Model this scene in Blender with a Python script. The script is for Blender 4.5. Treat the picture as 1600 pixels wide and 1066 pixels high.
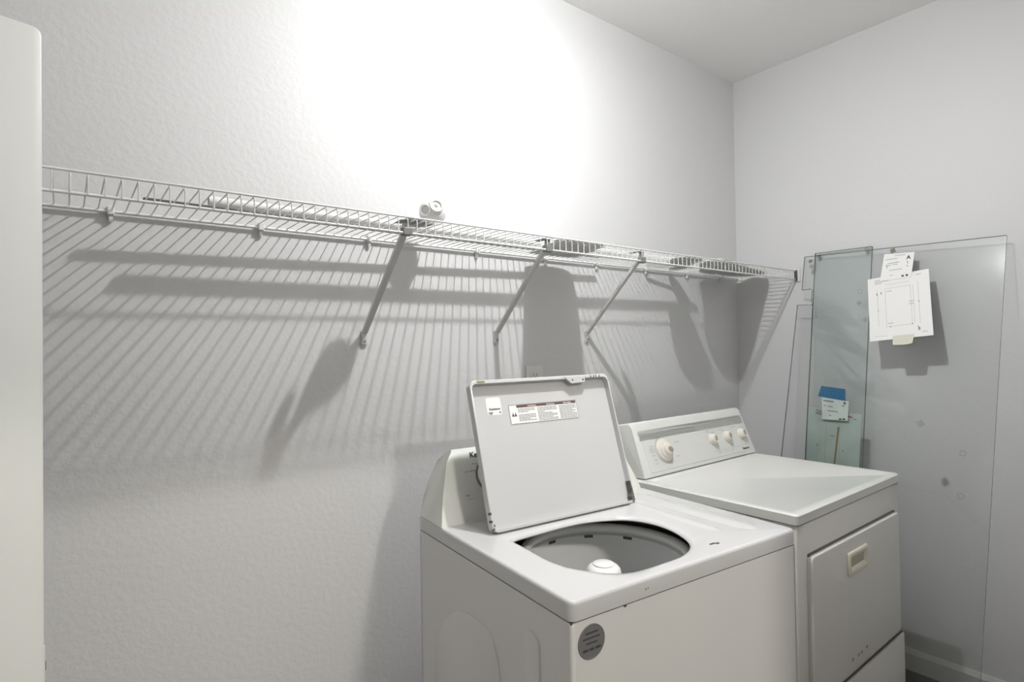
import bpy, bmesh, math, random
from mathutils import Vector, Matrix, noise
random.seed(7)
R = math.radians
for o in list(bpy.data.objects): bpy.data.objects.remove(o)
SC = bpy.context.scene
C = SC.collection

# ------------------------------------------------------------------ camera, world, light, exposure
CAM = Vector((-2.7409, -1.6179, 1.3604))
yaw, pitch, roll = R(-37.9217), R(0.5115), R(-0.9873)
F = Vector((-math.sin(yaw)*math.cos(pitch), math.cos(yaw)*math.cos(pitch), math.sin(pitch)))
Rt = Vector((math.cos(yaw), math.sin(yaw), 0)); Up = Rt.cross(F)
R2 = Rt*math.cos(roll)+Up*math.sin(roll); U2 = -Rt*math.sin(roll)+Up*math.cos(roll)
cd = bpy.data.cameras.new('camera'); cam = bpy.data.objects.new('camera', cd); C.objects.link(cam)
M = Matrix((R2, U2, -F)).transposed().to_4x4(); M.translation = CAM
cam.matrix_world = M
cd.sensor_width = 36; cd.lens = 896.06/1600*36; cd.clip_start = .02
SC.camera = cam
w = bpy.data.worlds.new('world'); SC.world = w; w.use_nodes = True
w.node_tree.nodes['Background'].inputs[0].default_value = (.75, .75, .74, 1)
w.node_tree.nodes['Background'].inputs[1].default_value = .3
SC.view_settings.view_transform = 'Standard'; SC.view_settings.look = 'None'
SC.view_settings.gamma = 1; SC.view_settings.use_curve_mapping = False
SC.view_settings.exposure = 0.4
LAMP = Vector((-1.63, -.787, 2.625))
ld = bpy.data.lights.new('bulb_light', 'POINT'); ld.energy = 17.8; ld.shadow_soft_size = .014
ld.color = (1, 1, .995)
lamp = bpy.data.objects.new('bulb_light', ld); C.objects.link(lamp); lamp.location = LAMP
la = bpy.data.lights.new('bulb_glow', 'AREA'); la.shape = 'ELLIPSE'; la.size = .031; la.size_y = .085; la.energy = 9.6; la.color = (1, 1, .995)
lampa = bpy.data.objects.new('bulb_glow', la); C.objects.link(lampa)
HL = Vector((-1.90, -2.90, 2.60))
lh = bpy.data.lights.new('hall_glow', 'AREA'); lh.shape = 'DISK'; lh.size = .26; lh.energy = 34; lh.color = (1, .95, .87)
lamph = bpy.data.objects.new('hall_glow', lh); C.objects.link(lamph)

H = 2.7035        # ceiling
S = 1.6931        # shelf deck height
FD = .3085        # shelf depth
LX, FY = -3.30, -1.76   # left and front walls
DZ = .9024

# ------------------------------------------------------------------ materials
def mat(name, col, rough=.5, bump=None, spec=.5, metal=0, emit=None, var=None, coat=0):
    m = bpy.data.materials.new(name); m.use_nodes = True
    nt = m.node_tree; b = nt.nodes['Principled BSDF']
    b.inputs['Base Color'].default_value = (*col, 1)
    b.inputs['Roughness'].default_value = rough
    b.inputs['Specular IOR Level'].default_value = spec
    b.inputs['Metallic'].default_value = metal
    b.inputs['Coat Weight'].default_value = coat
    tc = nt.nodes.new('ShaderNodeTexCoord')
    if var:
        n = nt.nodes.new('ShaderNodeTexNoise'); n.inputs['Scale'].default_value = var[0]; n.inputs['Detail'].default_value = 6
        r = nt.nodes.new('ShaderNodeValToRGB')
        a = [c*(1-var[1]) for c in col]; d = [min(1, c*(1+var[1])) for c in col]
        r.color_ramp.elements[0].position = .3; r.color_ramp.elements[1].position = .7
        r.color_ramp.elements[0].color = (*a, 1); r.color_ramp.elements[1].color = (*d, 1)
        nt.links.new(tc.outputs['Object'], n.inputs['Vector'])
        nt.links.new(n.outputs['Fac'], r.inputs['Fac']); nt.links.new(r.outputs['Color'], b.inputs['Base Color'])
    if bump:
        n = nt.nodes.new('ShaderNodeTexNoise'); n.inputs['Scale'].default_value = bump[0]; n.inputs['Detail'].default_value = 3
        bp = nt.nodes.new('ShaderNodeBump'); bp.inputs['Strength'].default_value = bump[1]; bp.inputs['Distance'].default_value = bump[2]
        nt.links.new(tc.outputs['Object'], n.inputs['Vector'])
        nt.links.new(n.outputs['Fac'], bp.inputs['Height']); nt.links.new(bp.outputs['Normal'], b.inputs['Normal'])
    return m

def glass_mat(name, tint, rough=.02):
    m = bpy.data.materials.new(name); m.use_nodes = True
    nt = m.node_tree; nt.nodes.clear()
    o = nt.nodes.new('ShaderNodeOutputMaterial'); mx = nt.nodes.new('ShaderNodeMixShader')
    t = nt.nodes.new('ShaderNodeBsdfTransparent'); g = nt.nodes.new('ShaderNodeBsdfGlossy'); f = nt.nodes.new('ShaderNodeFresnel')
    t.inputs[0].default_value = (*tint, 1); g.inputs['Roughness'].default_value = rough; f.inputs[0].default_value = 1.45
    nt.links.new(f.outputs[0], mx.inputs[0]); nt.links.new(t.outputs[0], mx.inputs[1])
    nt.links.new(g.outputs[0], mx.inputs[2]); nt.links.new(mx.outputs[0], o.inputs[0])
    return m

WALL = mat('wall_paint', (.71, .71, .715), .5, (62, .28, .004), spec=.35)
WALLR = mat('wall_paint_smooth', (.70, .70, .71), .5, (55, .22, .003), spec=.3)
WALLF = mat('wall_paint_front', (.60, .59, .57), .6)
CEIL = mat('ceiling_paint', (.93, .93, .92), .8, (90, .2, .002))
TRIM = mat('trim_paint', (.72, .73, .71), .35)
FLOOR = mat('floor_vinyl', (.13, .12, .11), .45, None, var=(3, .2))
DOORP = mat('door_paint', (.74, .75, .72), .4)
WIREM = mat('white_vinyl_wire', (.78, .78, .77), .35)
CLIPM = mat('clip_enamel_shaded', (.22, .22, .21), .5)  # darkened to carry the shade behind the shelf lip
BRKM = mat('bracket_enamel', (.62, .62, .61), .4)
ENAM = mat('white_enamel', (.59, .59, .595), .18, coat=.3)
ENAMF = mat('white_enamel_cabinet', (.72, .715, .705), .3, var=(2, .02))
CREAM = mat('almond_enamel', (.76, .765, .735), .22, coat=.3)
CREAMF = mat('almond_enamel_front', (.72, .71, .675), .35)
CREAMP = mat('almond_plastic', (.73, .745, .705), .4)
KNOB = mat('cream_knob_plastic', (.78, .74, .67), .35)
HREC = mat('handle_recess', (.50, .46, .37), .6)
HANDM = mat('cream_handle_plastic', (.80, .75, .64), .4)
TAN = mat('knob_shade_tan', (.40, .37, .32), .5)  # tan tone for the painted shade on the small knobs
BROWN = mat('knob_shade_and_door_marks', (.36, .31, .26), .5)  # painted shade on the big knob; also colours the printed door marks
DARK = mat('dark_rubber', (.03, .03, .03), .6)
GAPM = mat('gap_shadow_line', (.14, .13, .12), .6)
DGREY = mat('dark_steel', (.09, .09, .09), .45, metal=.3)
BASK = mat('basket_enamel', (.84, .85, .85), .35)
RINGM = mat('balance_ring_plastic', (.88, .88, .85), .35)
AGIT = mat('agitator_plastic', (.84, .84, .84), .3)
BADGE = mat('grey_badge', (.17, .17, .17), .45)
BADGET = mat('badge_lettering', (.06, .06, .065), .5)
PAPER = mat('white_paper', (.86, .86, .85), .7)
PAPERG = mat('paper_behind_glass', (.72, .80, .76), .8, var=(14, .07))
INK = mat('dark_ink', (.06, .06, .06), .6)
INKL = mat('faint_ink', (.52, .52, .53), .6)
INKM = mat('grey_ink', (.22, .22, .22), .6)
INKR = mat('red_ink', (.5, .05, .04), .6)
BRST = mat('brown_stripe', (.42, .27, .12), .6)
WARNB = mat('warning_brown', (.13, .075, .06), .5)
BLUE = mat('blue_tape', (.015, .16, .36), .55, (60, .2, .001))
MASK = mat('masking_tape', (.68, .67, .57), .6, (60, .2, .001))
PADB = mat('cork_pad', (.22, .205, .165), .8)
PADC = mat('clear_pad', (.30, .31, .31), .35)
EDGEG = mat('glass_edge', (.22, .27, .25), .2)
EDGED = mat('glass_edge_dark', (.04, .085, .07), .15)
GL1 = glass_mat('clear_glass', (.962, .970, .966), .05)
GL2 = glass_mat('green_glass', (.952, .974, .967))
TUBEM = mat('white_tube', (.80, .80, .79), .15)
BARM = mat('dark_bar', (.10, .10, .10), .5)
CLOTHG = mat('grey_cloth', (.78, .78, .77), .9, (120, .4, .003))
CLOTHW = mat('pale_cloth', (.46, .46, .45), .8, (60, .6, .006), var=(45, .35))
GLOSSW = mat('white_glossy_plastic', (.72, .72, .70), .12, coat=.5)
GREYP = mat('grey_plastic', (.26, .26, .25), .4)
OUTM = mat('outlet_plate', (.74, .74, .72), .35)
STEEL = mat('screw_steel', (.35, .35, .34), .35, metal=.8)
RUST = mat('rusty_hinge', (.12, .11, .10), .6, var=(120, .5))
STAIN = mat('rust_stain', (.30, .25, .12), .7)

# ------------------------------------------------------------------ mesh helpers
def bx(bm, x0, x1, y0, y1, z0, z1, bev=0, seg=2, mi=0):
    r = bmesh.ops.create_cube(bm, size=1)
    for v in r['verts']:
        v.co = Vector(((x0+x1)/2+v.co.x*(x1-x0), (y0+y1)/2+v.co.y*(y1-y0), (z0+z1)/2+v.co.z*(z1-z0)))
    fs = set(f for v in r['verts'] for f in v.link_faces)
    if mi:
        for f in fs: f.material_index = mi
    if bev:
        es = list(set(e for v in r['verts'] for e in v.link_edges))
        bmesh.ops.bevel(bm, geom=es, offset=bev, segments=seg, affect='EDGES', profile=.5)
def tube(bm, pts, r, n=6, cap=True):
    pts = [Vector(p) for p in pts]; rings = []
    for i, p in enumerate(pts):
        a = pts[max(i-1, 0)]; b = pts[min(i+1, len(pts)-1)]; d = (b-a).normalized()
        ref = Vector((0, 0, 1)) if abs(d.z) < .9 else Vector((1, 0, 0))
        s = d.cross(ref).normalized(); t = s.cross(d)
        rr = r[i] if isinstance(r, (list, tuple)) else r
        rings.append([bm.verts.new(p+rr*(math.cos(2*math.pi*k/n)*s+math.sin(2*math.pi*k/n)*t)) for k in range(n)])
    for a, b in zip(rings, rings[1:]):
        for k in range(n): bm.faces.new((a[k], a[(k+1) % n], b[(k+1) % n], b[k]))
    if cap:
        bm.faces.new(rings[0][::-1]); bm.faces.new(rings[-1])
def prism(bm, pts, axis, a, b, bev=0, seg=2):
    """polygon pts (2D) extruded along axis from a to b"""
    def P(p, t):
        if axis == 0: return Vector((t, p[0], p[1]))
        if axis == 1: return Vector((p[0], t, p[1]))
        return Vector((p[0], p[1], t))
    A = [bm.verts.new(P(p, a)) for p in pts]; B = [bm.verts.new(P(p, b)) for p in pts]
    n = len(pts); f1 = bm.faces.new(A); f2 = bm.faces.new(B[::-1])
    fs = [f1, f2]
    for k in range(n): fs.append(bm.faces.new((A[k], B[k], B[(k+1) % n], A[(k+1) % n])))
    bmesh.ops.recalc_face_normals(bm, faces=fs)
    if bev:
        es = list(set(list(f1.edges)+list(f2.edges)))
        bmesh.ops.bevel(bm, geom=es, offset=bev, segments=seg, affect='EDGES', profile=.5)
def rrect(x0, x1, y0, y1, r, n=5):
    out = []
    for cx, cy, a0 in ((x1-r, y1-r, 0), (x0+r, y1-r, 90), (x0+r, y0+r, 180), (x1-r, y0+r, 270)):
        for k in range(n+1):
            a = R(a0+90*k/n); out.append((cx+r*math.cos(a), cy+r*math.sin(a)))
    return out
def lathe(bm, prof, n=32, M4=None):
    """prof [(r,z)] around local z, transformed by M4"""
    M4 = M4 or Matrix(); rings = []
    for r, z in prof:
        if r < 1e-6: rings.append([bm.verts.new(M4 @ Vector((0, 0, z)))])
        else: rings.append([bm.verts.new(M4 @ Vector((r*math.cos(2*math.pi*k/n), r*math.sin(2*math.pi*k/n), z))) for k in range(n)])
    fs = []
    for a, b in zip(rings, rings[1:]):
        for k in range(n):
            k2 = (k+1) % n
            if len(a) == 1 and len(b) == 1: continue
            if len(a) == 1: fs.append(bm.faces.new((a[0], b[k], b[k2])))
            elif len(b) == 1: fs.append(bm.faces.new((a[k], a[k2], b[0])))
            else: fs.append(bm.faces.new((a[k], a[k2], b[k2], b[k])))
    return fs
def frame(origin, zdir, up=(0, 0, 1)):
    z = Vector(zdir).normalized(); x = Vector(up).cross(z).normalized(); y = z.cross(x)
    m = Matrix((x, y, z)).transposed().to_4x4(); m.translation = Vector(origin); return m

def obj(name, bm, m, parent=None, smooth=None, recalc=True):
    if recalc: bmesh.ops.recalc_face_normals(bm, faces=bm.faces[:])
    me = bpy.data.meshes.new(name); bm.to_mesh(me); bm.free()
    for mm in (m if isinstance(m, (list, tuple)) else [m]): me.materials.append(mm)
    o = bpy.data.objects.new(name, me); C.objects.link(o)
    if parent: o.parent = parent
    if smooth:
        for p in me.polygons: p.use_smooth = True
        me.set_sharp_from_angle(angle=R(smooth))
    return o
def thing(name, label, cat, loc=(0, 0, 0), rz=0, group=None):
    o = bpy.data.objects.new(name, None); C.objects.link(o); o.location = loc; o.rotation_euler = (0, 0, rz)
    o.empty_display_size = .05
    tag(o, label, cat, group); return o
def tag(o, label, cat, group=None):
    o['label'] = label; o['category'] = cat
    if group: o['group'] = group
    return o
def struct(name, bm, m, parent=None, **k):
    o = obj(name, bm, m, parent, **k)
    if not parent: o['kind'] = 'structure'
    return o
def NB(): return bmesh.new()
def text_mesh(name, s, size, m, parent, M4, sx=1, bold=0):
    cu = bpy.data.curves.new('t', 'FONT'); cu.body = s; cu.size = size; cu.extrude = .0002; cu.offset = bold
    cu.resolution_u = 2
    to = bpy.data.objects.new('t', cu); C.objects.link(to)
    dg = bpy.context.evaluated_depsgraph_get(); me = bpy.data.meshes.new_from_object(to.evaluated_get(dg))
    bpy.data.objects.remove(to)
    me.name = name; me.materials.clear(); me.materials.append(m)
    me.transform(M4 @ Matrix.Diagonal((sx, 1, 1, 1)))
    o = bpy.data.objects.new(name, me); C.objects.link(o); o.parent = parent
    return o

# ------------------------------------------------------------------ setting
T = .1
HX0, HX1, HY = -4.2, -.7, -4.3
OX0, OX1, OZ = -3.26, -1.62, 2.05       # opening in the front wall, the camera stands in it
bm = NB(); bx(bm, HX0-T, T, HY-T, T, -T, 0); struct('floor', bm, FLOOR)
bm = NB(); bx(bm, HX0-T, T, HY-T, T, H, H+T); struct('ceiling', bm, CEIL)
bm = NB(); bx(bm, LX-T, T, 0, T, 0, H); struct('wall_back', bm, WALL)
bm = NB(); bx(bm, 0, T, FY, 0, 0, H); struct('wall_right', bm, WALLR)
bm = NB(); bx(bm, LX-T, LX, FY, 0, 0, H); struct('wall_left', bm, WALLF)
bm = NB(); bx(bm, HX0-T, OX0, FY-T, FY, 0, H); bx(bm, OX1, T, FY-T, FY, 0, H); bx(bm, OX0, OX1, FY-T, FY, OZ, H); struct('wall_front', bm, WALLF)
bm = NB(); bx(bm, HX0-T, HX0, HY, FY-T, 0, H); struct('wall_hall_left', bm, WALLF)
bm = NB(); bx(bm, HX1, HX1+T, HY, FY-T, 0, H); struct('wall_hall_right', bm, WALLF)
bm = NB(); bx(bm, HX0-T, HX1+T, HY-T, HY, 0, H); struct('wall_hall_far', bm, WALLF)
def bb_prof(): return [(0, 0), (.014, 0), (.014, .068), (.009, .078), (.006, .085), (0, .085)]
bm = NB(); prism(bm, [(-a, z) for a, z in bb_prof()], 0, LX, 0); struct('baseboard_back', bm, TRIM)
bm = NB(); prism(bm, [(-a, z) for a, z in bb_prof()], 1, FY, 0); struct('baseboard_right', bm, TRIM)

# outlet on the back wall behind the washer lid
o = thing('wall_outlet', 'white wall outlet half hidden behind the raised washer lid', 'outlet', (-1.382, 0, 1.23))
bm = NB(); bx(bm, -.04, .04, -.006, 0, -.055, .058, .003); obj('cover_plate', bm, OUTM, o, 40)
for dz in (.022, -.022):
    bm = NB(); prism(bm, rrect(-.017, .017, dz-.014, dz+.014, .012), 1, -.009, -.004); rc = obj('receptacle', bm, OUTM, o)
    bm = NB(); bx(bm, -.008, -.006, -.0095, -.0085, dz-.003, dz+.007); bx(bm, .006, .008, -.0095, -.0085, dz-.003, dz+.007)
    tube(bm, [(0, -.0095, dz-.008), (0, -.0085, dz-.008)], .003, 8); obj('slots', bm, DARK, rc)

# ceiling lamp (above the frame, lights the room)
o = thing('ceiling_lamp', 'bare ceiling lampholder above the washer', 'lamp', (LAMP.x, LAMP.y, H))
bm = NB(); lathe(bm, [(0, 0), (.06, 0), (.06, -.012), (.045, -.022), (.02, -.028), (.02, -.04), (0, -.04)], 24); obj('lampholder', bm, OUTM, o, 40)
lamp.parent = o; lamp.location = LAMP-Vector((LAMP.x, LAMP.y, H))
lampa.parent = o; lampa.location = LAMP-Vector((LAMP.x, LAMP.y, H+.004))
o = thing('ceiling_lamp', 'round flush ceiling lamp in the hall outside the doorway', 'lamp', (HL.x, HL.y, H))
bm = NB(); lathe(bm, [(0, 0), (.15, 0), (.15, -.05), (.14, -.06), (.135, -.09), (0, -.09)], 32); obj('lamp_body', bm, OUTM, o, 40)
lamph.parent = o; lamph.location = HL-Vector((HL.x, HL.y, H+.002))

# white door leaf at the left edge of the view
o = thing('door_leaf', 'white painted door leaf standing open at the left edge', 'door', (-2.777, -.345, 0), R(194))
o.rotation_euler.y = R(-.26)
bm = NB(); prism(bm, rrect(0, .50, .008, 1.925, .012, 3), 1, -.030, 0, .003); obj('slab', bm, DOORP, o, 40)
bm = NB()
bm.free()
for z in (.755, .79, .825):
    bm = NB(); bx(bm, -.0045, .002, -.022, -.008, z-.009, z+.006, .001); obj('latch_slot', bm, STEEL, o)
bm = NB(); bx(bm, -.002, .001, -.026, -.004, .72, .86, .001); obj('edge_plate', bm, DOORP, o)

# ------------------------------------------------------------------ wire shelf
sh = thing('wire_shelf', 'long white ventilated wire shelf along the back wall', 'shelf', (0, 0, 0))
wr = .0015
bm = NB(); tube(bm, [(0, -.010, S-.002), (0, -FD+.004, S-.002), (0, -FD+.0005, S-.004), (0, -FD-.0005, S-.010), (0, -FD-.0005, S-.040)], wr, 6)
first = obj('deck_wire', bm, WIREM, sh, 60)
x0 = -.012; n = 0; wires = []
x = -.033
while x > LX+.01:
    if n == 0: first.location.x = x
    else:
        c = first.copy(); c.location.x = x; C.objects.link(c)
    x -= .0262; n += 1
for y, z, r in ((-.010, S-.0065, .0040), (-.16, S-.0065, .0030), (-FD, S+.0005, .0026), (-FD+.002, S-.040, .0032)):
    bm = NB(); tube(bm, [(LX+.004, y, z), (-.004, y, z)], r, 8); obj('rail_wire', bm, WIREM, sh, 60)
# wall clips
for cx in (-2.95, -2.656, -2.328, -2.022, -1.632, -1.322, -1.047, -.74, -.44, -.16):
    bm = NB(); bx(bm, -.007, .007, -.018, 0, S-.014, S+.006, .002); bx(bm, -.004, .004, -.010, -.002, S-.030, S-.012, .001)
    tube(bm, [(0, -.012, S-.022), (0, -.001, S-.022)], .0035, 8)
    c = obj('wall_clip', bm, WIREM, sh); c.location.x = cx
# end bracket on the right wall
bm = NB(); bx(bm, -.007, 0, -FD-.016, -FD+.012, S-.050, S+.010, .002); e = obj('end_bracket', bm, WIREM, sh)
bm = NB(); bx(bm, -.016, -.007, -FD-.005, -FD+.006, S-.046, S+.004, .001); obj('rubber_cap', bm, DGREY, e)
bm = NB(); bx(bm, -.007, 0, -.03, 0, S-.03, S+.01, .002); obj('end_bracket', bm, WIREM, sh)
# diagonal brackets
def bracket(cx, tilt):
    # support strut: a folded channel from the front lip down to the wall
    top = Vector((cx, -FD+.006, S-.030)); foot = Vector((cx+tilt, -.012, 1.405))
    d = (foot-top).normalized(); side = Vector((1, 0, 0)); nrm = side.cross(d).normalized()
    bm = NB()
    L = (foot-top).length
    Mx = Matrix((side, nrm, d)).transposed().to_4x4(); Mx.translation = top
    prof = [(-.008, 0), (.008, 0), (.008, .009), (.0065, .009), (.0065, .0015), (-.0065, .0015), (-.0065, .009), (-.008, .009)]
    prism(bm, prof, 2, 0, L)
    bmesh.ops.transform(bm, matrix=Mx, verts=bm.verts)
    b = obj('support_bracket', bm, BRKM, sh)
    bm = NB(); bx(bm, cx+tilt-.008, cx+tilt+.008, -.010, 0, 1.372, 1.415, .002)
    tube(bm, [(cx+tilt, -.004, 1.376), (cx+tilt, 0, 1.376)], .012, 12); obj('foot_plate', bm, BRKM, b)
    bm = NB(); tube(bm, [(cx+tilt, -.012, 1.382), (cx+tilt, -.0, 1.382)], .0042, 10); obj('screw', bm, STEEL, b)
    bm = NB(); bx(bm, cx-.013, cx+.013, -FD-.004, -FD+.016, S-.046, S-.026, .002)
    bx(bm, cx-.010, cx+.010, -FD+.005, -FD+.010, S-.040, S-.006, .0008)
    obj('lip_clip', bm, CLIPM, b)
    bm = NB(); prism(bm, [(cx-.012, -FD+.01), (cx+.012, -FD+.01), (cx+.010, -FD+.055), (cx-.010, -FD+.055)], 2, S-.006, S-.0045); obj('top_plate', bm, GREYP, b)
for cx, t in ((-2.051, .010), (-1.571, .018), (-1.128, .022)): bracket(cx, t)

# ------------------------------------------------------------------ things lying on the shelf
def rod(name, label, p, q, r, m, n=16, inner=0):
    p, q = Vector(p), Vector(q); c = (p+q)/2
    bm = NB()
    if n == 4:
        d = q-p; L = d.length; bx(bm, -L/2, L/2, -r, r, -r*.8, r*.8, .002)
        o = obj(name, bm, m); o.location = c
        o.rotation_euler = d.to_track_quat('X', 'Z').to_euler()
    else:
        d = (q-p).normalized(); ps = [p-c, q-c]
        tube(bm, ps, r, n, cap=False)
        tube(bm, [ps[0], ps[0]], r, n, False) if False else None
        # hollow ends
        for e, s in ((ps[0], 1), (ps[1], -1)):
            fr = frame(e, d*s); lathe(bm, [(r, 0), (r*.82, 0), (r*.82, .03), (0, .03)], n, fr)
        o = obj(name, bm, m, None, 50); o.location = c
    return tag(o, label, 'rod')
rod('flat_bar', 'dark grey flat bar lying along the wire shelf near the wall', (-2.60, -.092, S+.0112), (-1.09, -.062, S+.0112), .0070, BARM, 4)
rod('closet_rod', 'shiny white closet rod lying lengthwise on the wire shelf', (-2.475, -.136, S+.0180), (-.575, -.131, S+.0180), .0118, TUBEM, 20)
rod('short_stick', 'short grey stick on the wire shelf near the room corner', (-.778, -.045, S+.006), (-.612, -.073, S+.006), .006, GREYP, 4)

def pad(name, label, cat, poly, h, m, seed, amp=.006, zb=None):
    """soft flat bundle: polygon outline lofted up with a rounded edge and rumpled top"""
    cx = sum(p[0] for p in poly)/len(poly); cy = sum(p[1] for p in poly)/len(poly)
    # subdivide outline with rounding
    pts = [Vector((p[0]-cx, p[1]-cy)) for p in poly]
    for _ in range(3):
        q = []
        for i in range(len(pts)):
            a, b = pts[i], pts[(i+1) % len(pts)]; q += [a*.75+b*.25, a*.25+b*.75]
        pts = q
    bm = NB(); rings = []
    lev = [(1-.03, 0), (1, h*.25), (1, h*.6), (.96, h*.9), (.86, h), (.7, h), (.5, h), (.3, h), (.12, h)]
    for li, (s, z) in enumerate(lev):
        ring = []
        for p in pts:
            v = Vector((p.x*s, p.y*s, z))
            k = noise.noise(Vector((v.x*18+seed, v.y*18, z*20)))
            v.z = max(.0005, v.z+k*amp*(1 if li > 0 else 0)) if li else .0005
            if li: v.x += k*amp*.6; v.y += noise.noise(Vector((v.y*18, seed, v.x*18)))*amp*.6
            ring.append(bm.verts.new(v))
        rings.append(ring)
    N = len(pts)
    for a, b in zip(rings, rings[1:]):
        for k in range(N): bm.faces.new((a[k], a[(k+1) % N], b[(k+1) % N], b[k]))
    bm.faces.new(rings[0][::-1]); bm.faces.new(rings[-1])
    o = obj(name, bm, m, None, 60); o.location = (cx, cy, zb or S)
    return tag(o, label, cat)
pad('folded_cloth', 'thin folded grey cloth under the rods right of the middle bracket', 'cloth',
    [(-1.43, -.030), (-1.22, -.030), (-1.20, -.060), (-1.29, -.275), (-1.31, -.302), (-1.51, -.302), (-1.51, -.275), (-1.43, -.060)], .0045, CLOTHG, 3, .0008)
pad('cloth_bundle', 'mottled pale bundle on the shelf right of the third bracket', 'bundle',
    [(-.615, -.022), (-.545, -.022), (-.565, -.110), (-.620, -.125), (-.665, -.20), (-.725, -.298), (-.85, -.298), (-.875, -.25), (-.80, -.175), (-.725, -.112), (-.64, -.105)], .0050, CLOTHW, 9, .0010, S+.0008)
pad('cloth_bundle', 'large mottled grey bundle on the shelf in the room corner', 'bundle',
    [(-.40, -.024), (-.03, -.024), (-.03, -.17), (-.10, -.215), (-.30, -.250), (-.52, -.298), (-.62, -.298), (-.685, -.272), (-.63, -.19), (-.47, -.105)], .014, CLOTHW, 15, .003, S+.0008)

# round white fitting
o = thing('round_fitting', 'round glossy white plastic fitting with two holes resting on the rods', 'fitting', (-1.864, -.114, S+.0305))
bm = NB(); prof = []
prof = [(0, 0), (.024, 0), (.026, .006)]+[(.041*math.cos(R(a)), .044+.041*math.sin(R(a))) for a in range(-50, 90, 10)]+[(0, .085)]
lathe(bm, prof, 32); obj('body', bm, GLOSSW, o, 50)
def port(direction, r):
    fr = frame(Vector((0, 0, .044))+Vector(direction).normalized()*.030, direction); bm = NB()
    lathe(bm, [(r, 0), (r+.004, .010), (r+.001, .014), (r-.003, .013), (r-.005, .008), (r*.5, .009), (0, .007)], 24, fr)
    return obj('port', bm, GLOSSW, o, 50)
p1 = port((-.25, -1, .30), .019)
fr = frame(Vector((0, 0, .044))+Vector((-.25, -1, .30)).normalized()*.0375, (-.25, -1, .30)); bm = NB(); lathe(bm, [(0, .004), (.006, .003), (.007, 0)], 12, fr); obj('plug', bm, GREYP, p1)
port((-1, -.55, -.05), .015)
o = thing('mounting_block', 'small grey plastic mounting block on the shelf beside the first bracket', 'hardware', (-1.990, -.232, S))
bm = NB(); prism(bm, [(-.036, -.046), (-.006, -.050), (.022, -.040), (.048, -.018), (.044, .020), (.010, .034), (-.022, .028), (-.033, .0)], 2, .002, .011, .002, 2); obj('block', bm, GREYP, o, 40)
bm = NB(); prism(bm, rrect(-.018, .014, -.020, .012, .006, 3), 2, .0105, .017, .002, 2); obj('cap', bm, GREYP, o, 40)

# ------------------------------------------------------------------ leaning glass panes on the right wall
def pane(name, label, outline, thick, lean, topx, topz, y0, gm, em, group=None):
    """outline (y, s) with s measured down from the top edge along the glass"""
    a = R(lean); o = thing(name, label, 'glass', (topx-topz*math.tan(a), y0, 0), 0, group)
    L = topz/math.cos(a)
    # local pane frame: origin at the bottom edge, u=-y world, v up along the pane
    up = Vector((math.sin(a), 0, math.cos(a))); nr = Vector((-math.cos(a), 0, math.sin(a)))
    bm = NB(); fr_, bk = [], []
    for y, s in outline:
        P = Vector((0, y-y0, 0))+up*(L-s); fr_.append(bm.verts.new(P+nr*thick)); bk.append(bm.verts.new(P))
    f1 = bm.faces.new(fr_); f2 = bm.faces.new(bk[::-1])
    n = len(outline)
    for k in range(n):
        f = bm.faces.new((fr_[k], bk[k], bk[(k+1) % n], fr_[(k+1) % n])); f.material_index = 1
    obj('glass_sheet', bm, [gm, em], o)
    def at(y, z, off=0):      # world-ish height z on the pane -> local point, off in front of the front face
        s = z/math.cos(a); return Vector((0, y-y0, 0))+up*s+nr*(thick+off)
    o.rotation_euler = (0, 0, 0)
    return o, at, up, nr
LEAN = 14.5; TX = -.030; TZ = 1.745
def sz(z): return (TZ-z)/math.cos(R(LEAN))
out = [(-.349, sz(1.750)), (-.353, sz(1.594)), (-.385, sz(1.594)), (-.392, sz(1.598)), (-.400, sz(1.592)), (-.400, sz(1.585)), (-.402, sz(1.535)), (-.409, sz(1.527)), (-.402, sz(1.520)), (-.39, sz(1.523)), (-.340, sz(1.525)), (-.345, sz(.002)), (-1.070, sz(.002)), (-1.080, sz(1.730))]
G, gat, gup, gnr = pane('shower_glass', 'large clear glass panel leaning on the right wall beside dryer', out, .008, LEAN, TX, TZ, -.70, GL1, EDGEG)
def quad_on(at, pts, nr, th, name, m, parent=None, base=0.0005, origin=None):
    """thin sheet on the glass: pts (y,z)"""
    bm = NB(); A = [at(y, z, base+th) for y, z in pts]; B = [at(y, z, base) for y, z in pts]
    va = [bm.verts.new(p) for p in A]; vb = [bm.verts.new(p) for p in B]; n = len(pts)
    bm.faces.new(va); bm.faces.new(vb[::-1])
    for k in range(n): bm.faces.new((va[k], vb[k], vb[(k+1) % n], va[(k+1) % n]))
    return obj(name, bm, m, parent)
def sq(y, z, r, rot=20):
    return [(y+r*math.cos(R(rot+90*k)), z+r*math.sin(R(rot+90*k))) for k in range(4)]
quad_on(gat, sq(-.381, 1.724, .010, 40), gnr, .003, 'bumper_pad', PADB, G)
quad_on(gat, sq(-.385, 1.702, .009, 40), gnr, .001, 'bumper_pad', PADC, G)
quad_on(gat, sq(-.716, 1.725, .012, 25), gnr, .003, 'bumper_pad', PADB, G)
quad_on(gat, sq(-.604, 1.516, .010, 5), gnr, .003, 'bumper_pad', PADC, G)
quad_on(gat, sq(-.857, 1.043, .014, 10), gnr, .003, 'bumper_pad', PADC, G)
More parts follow.
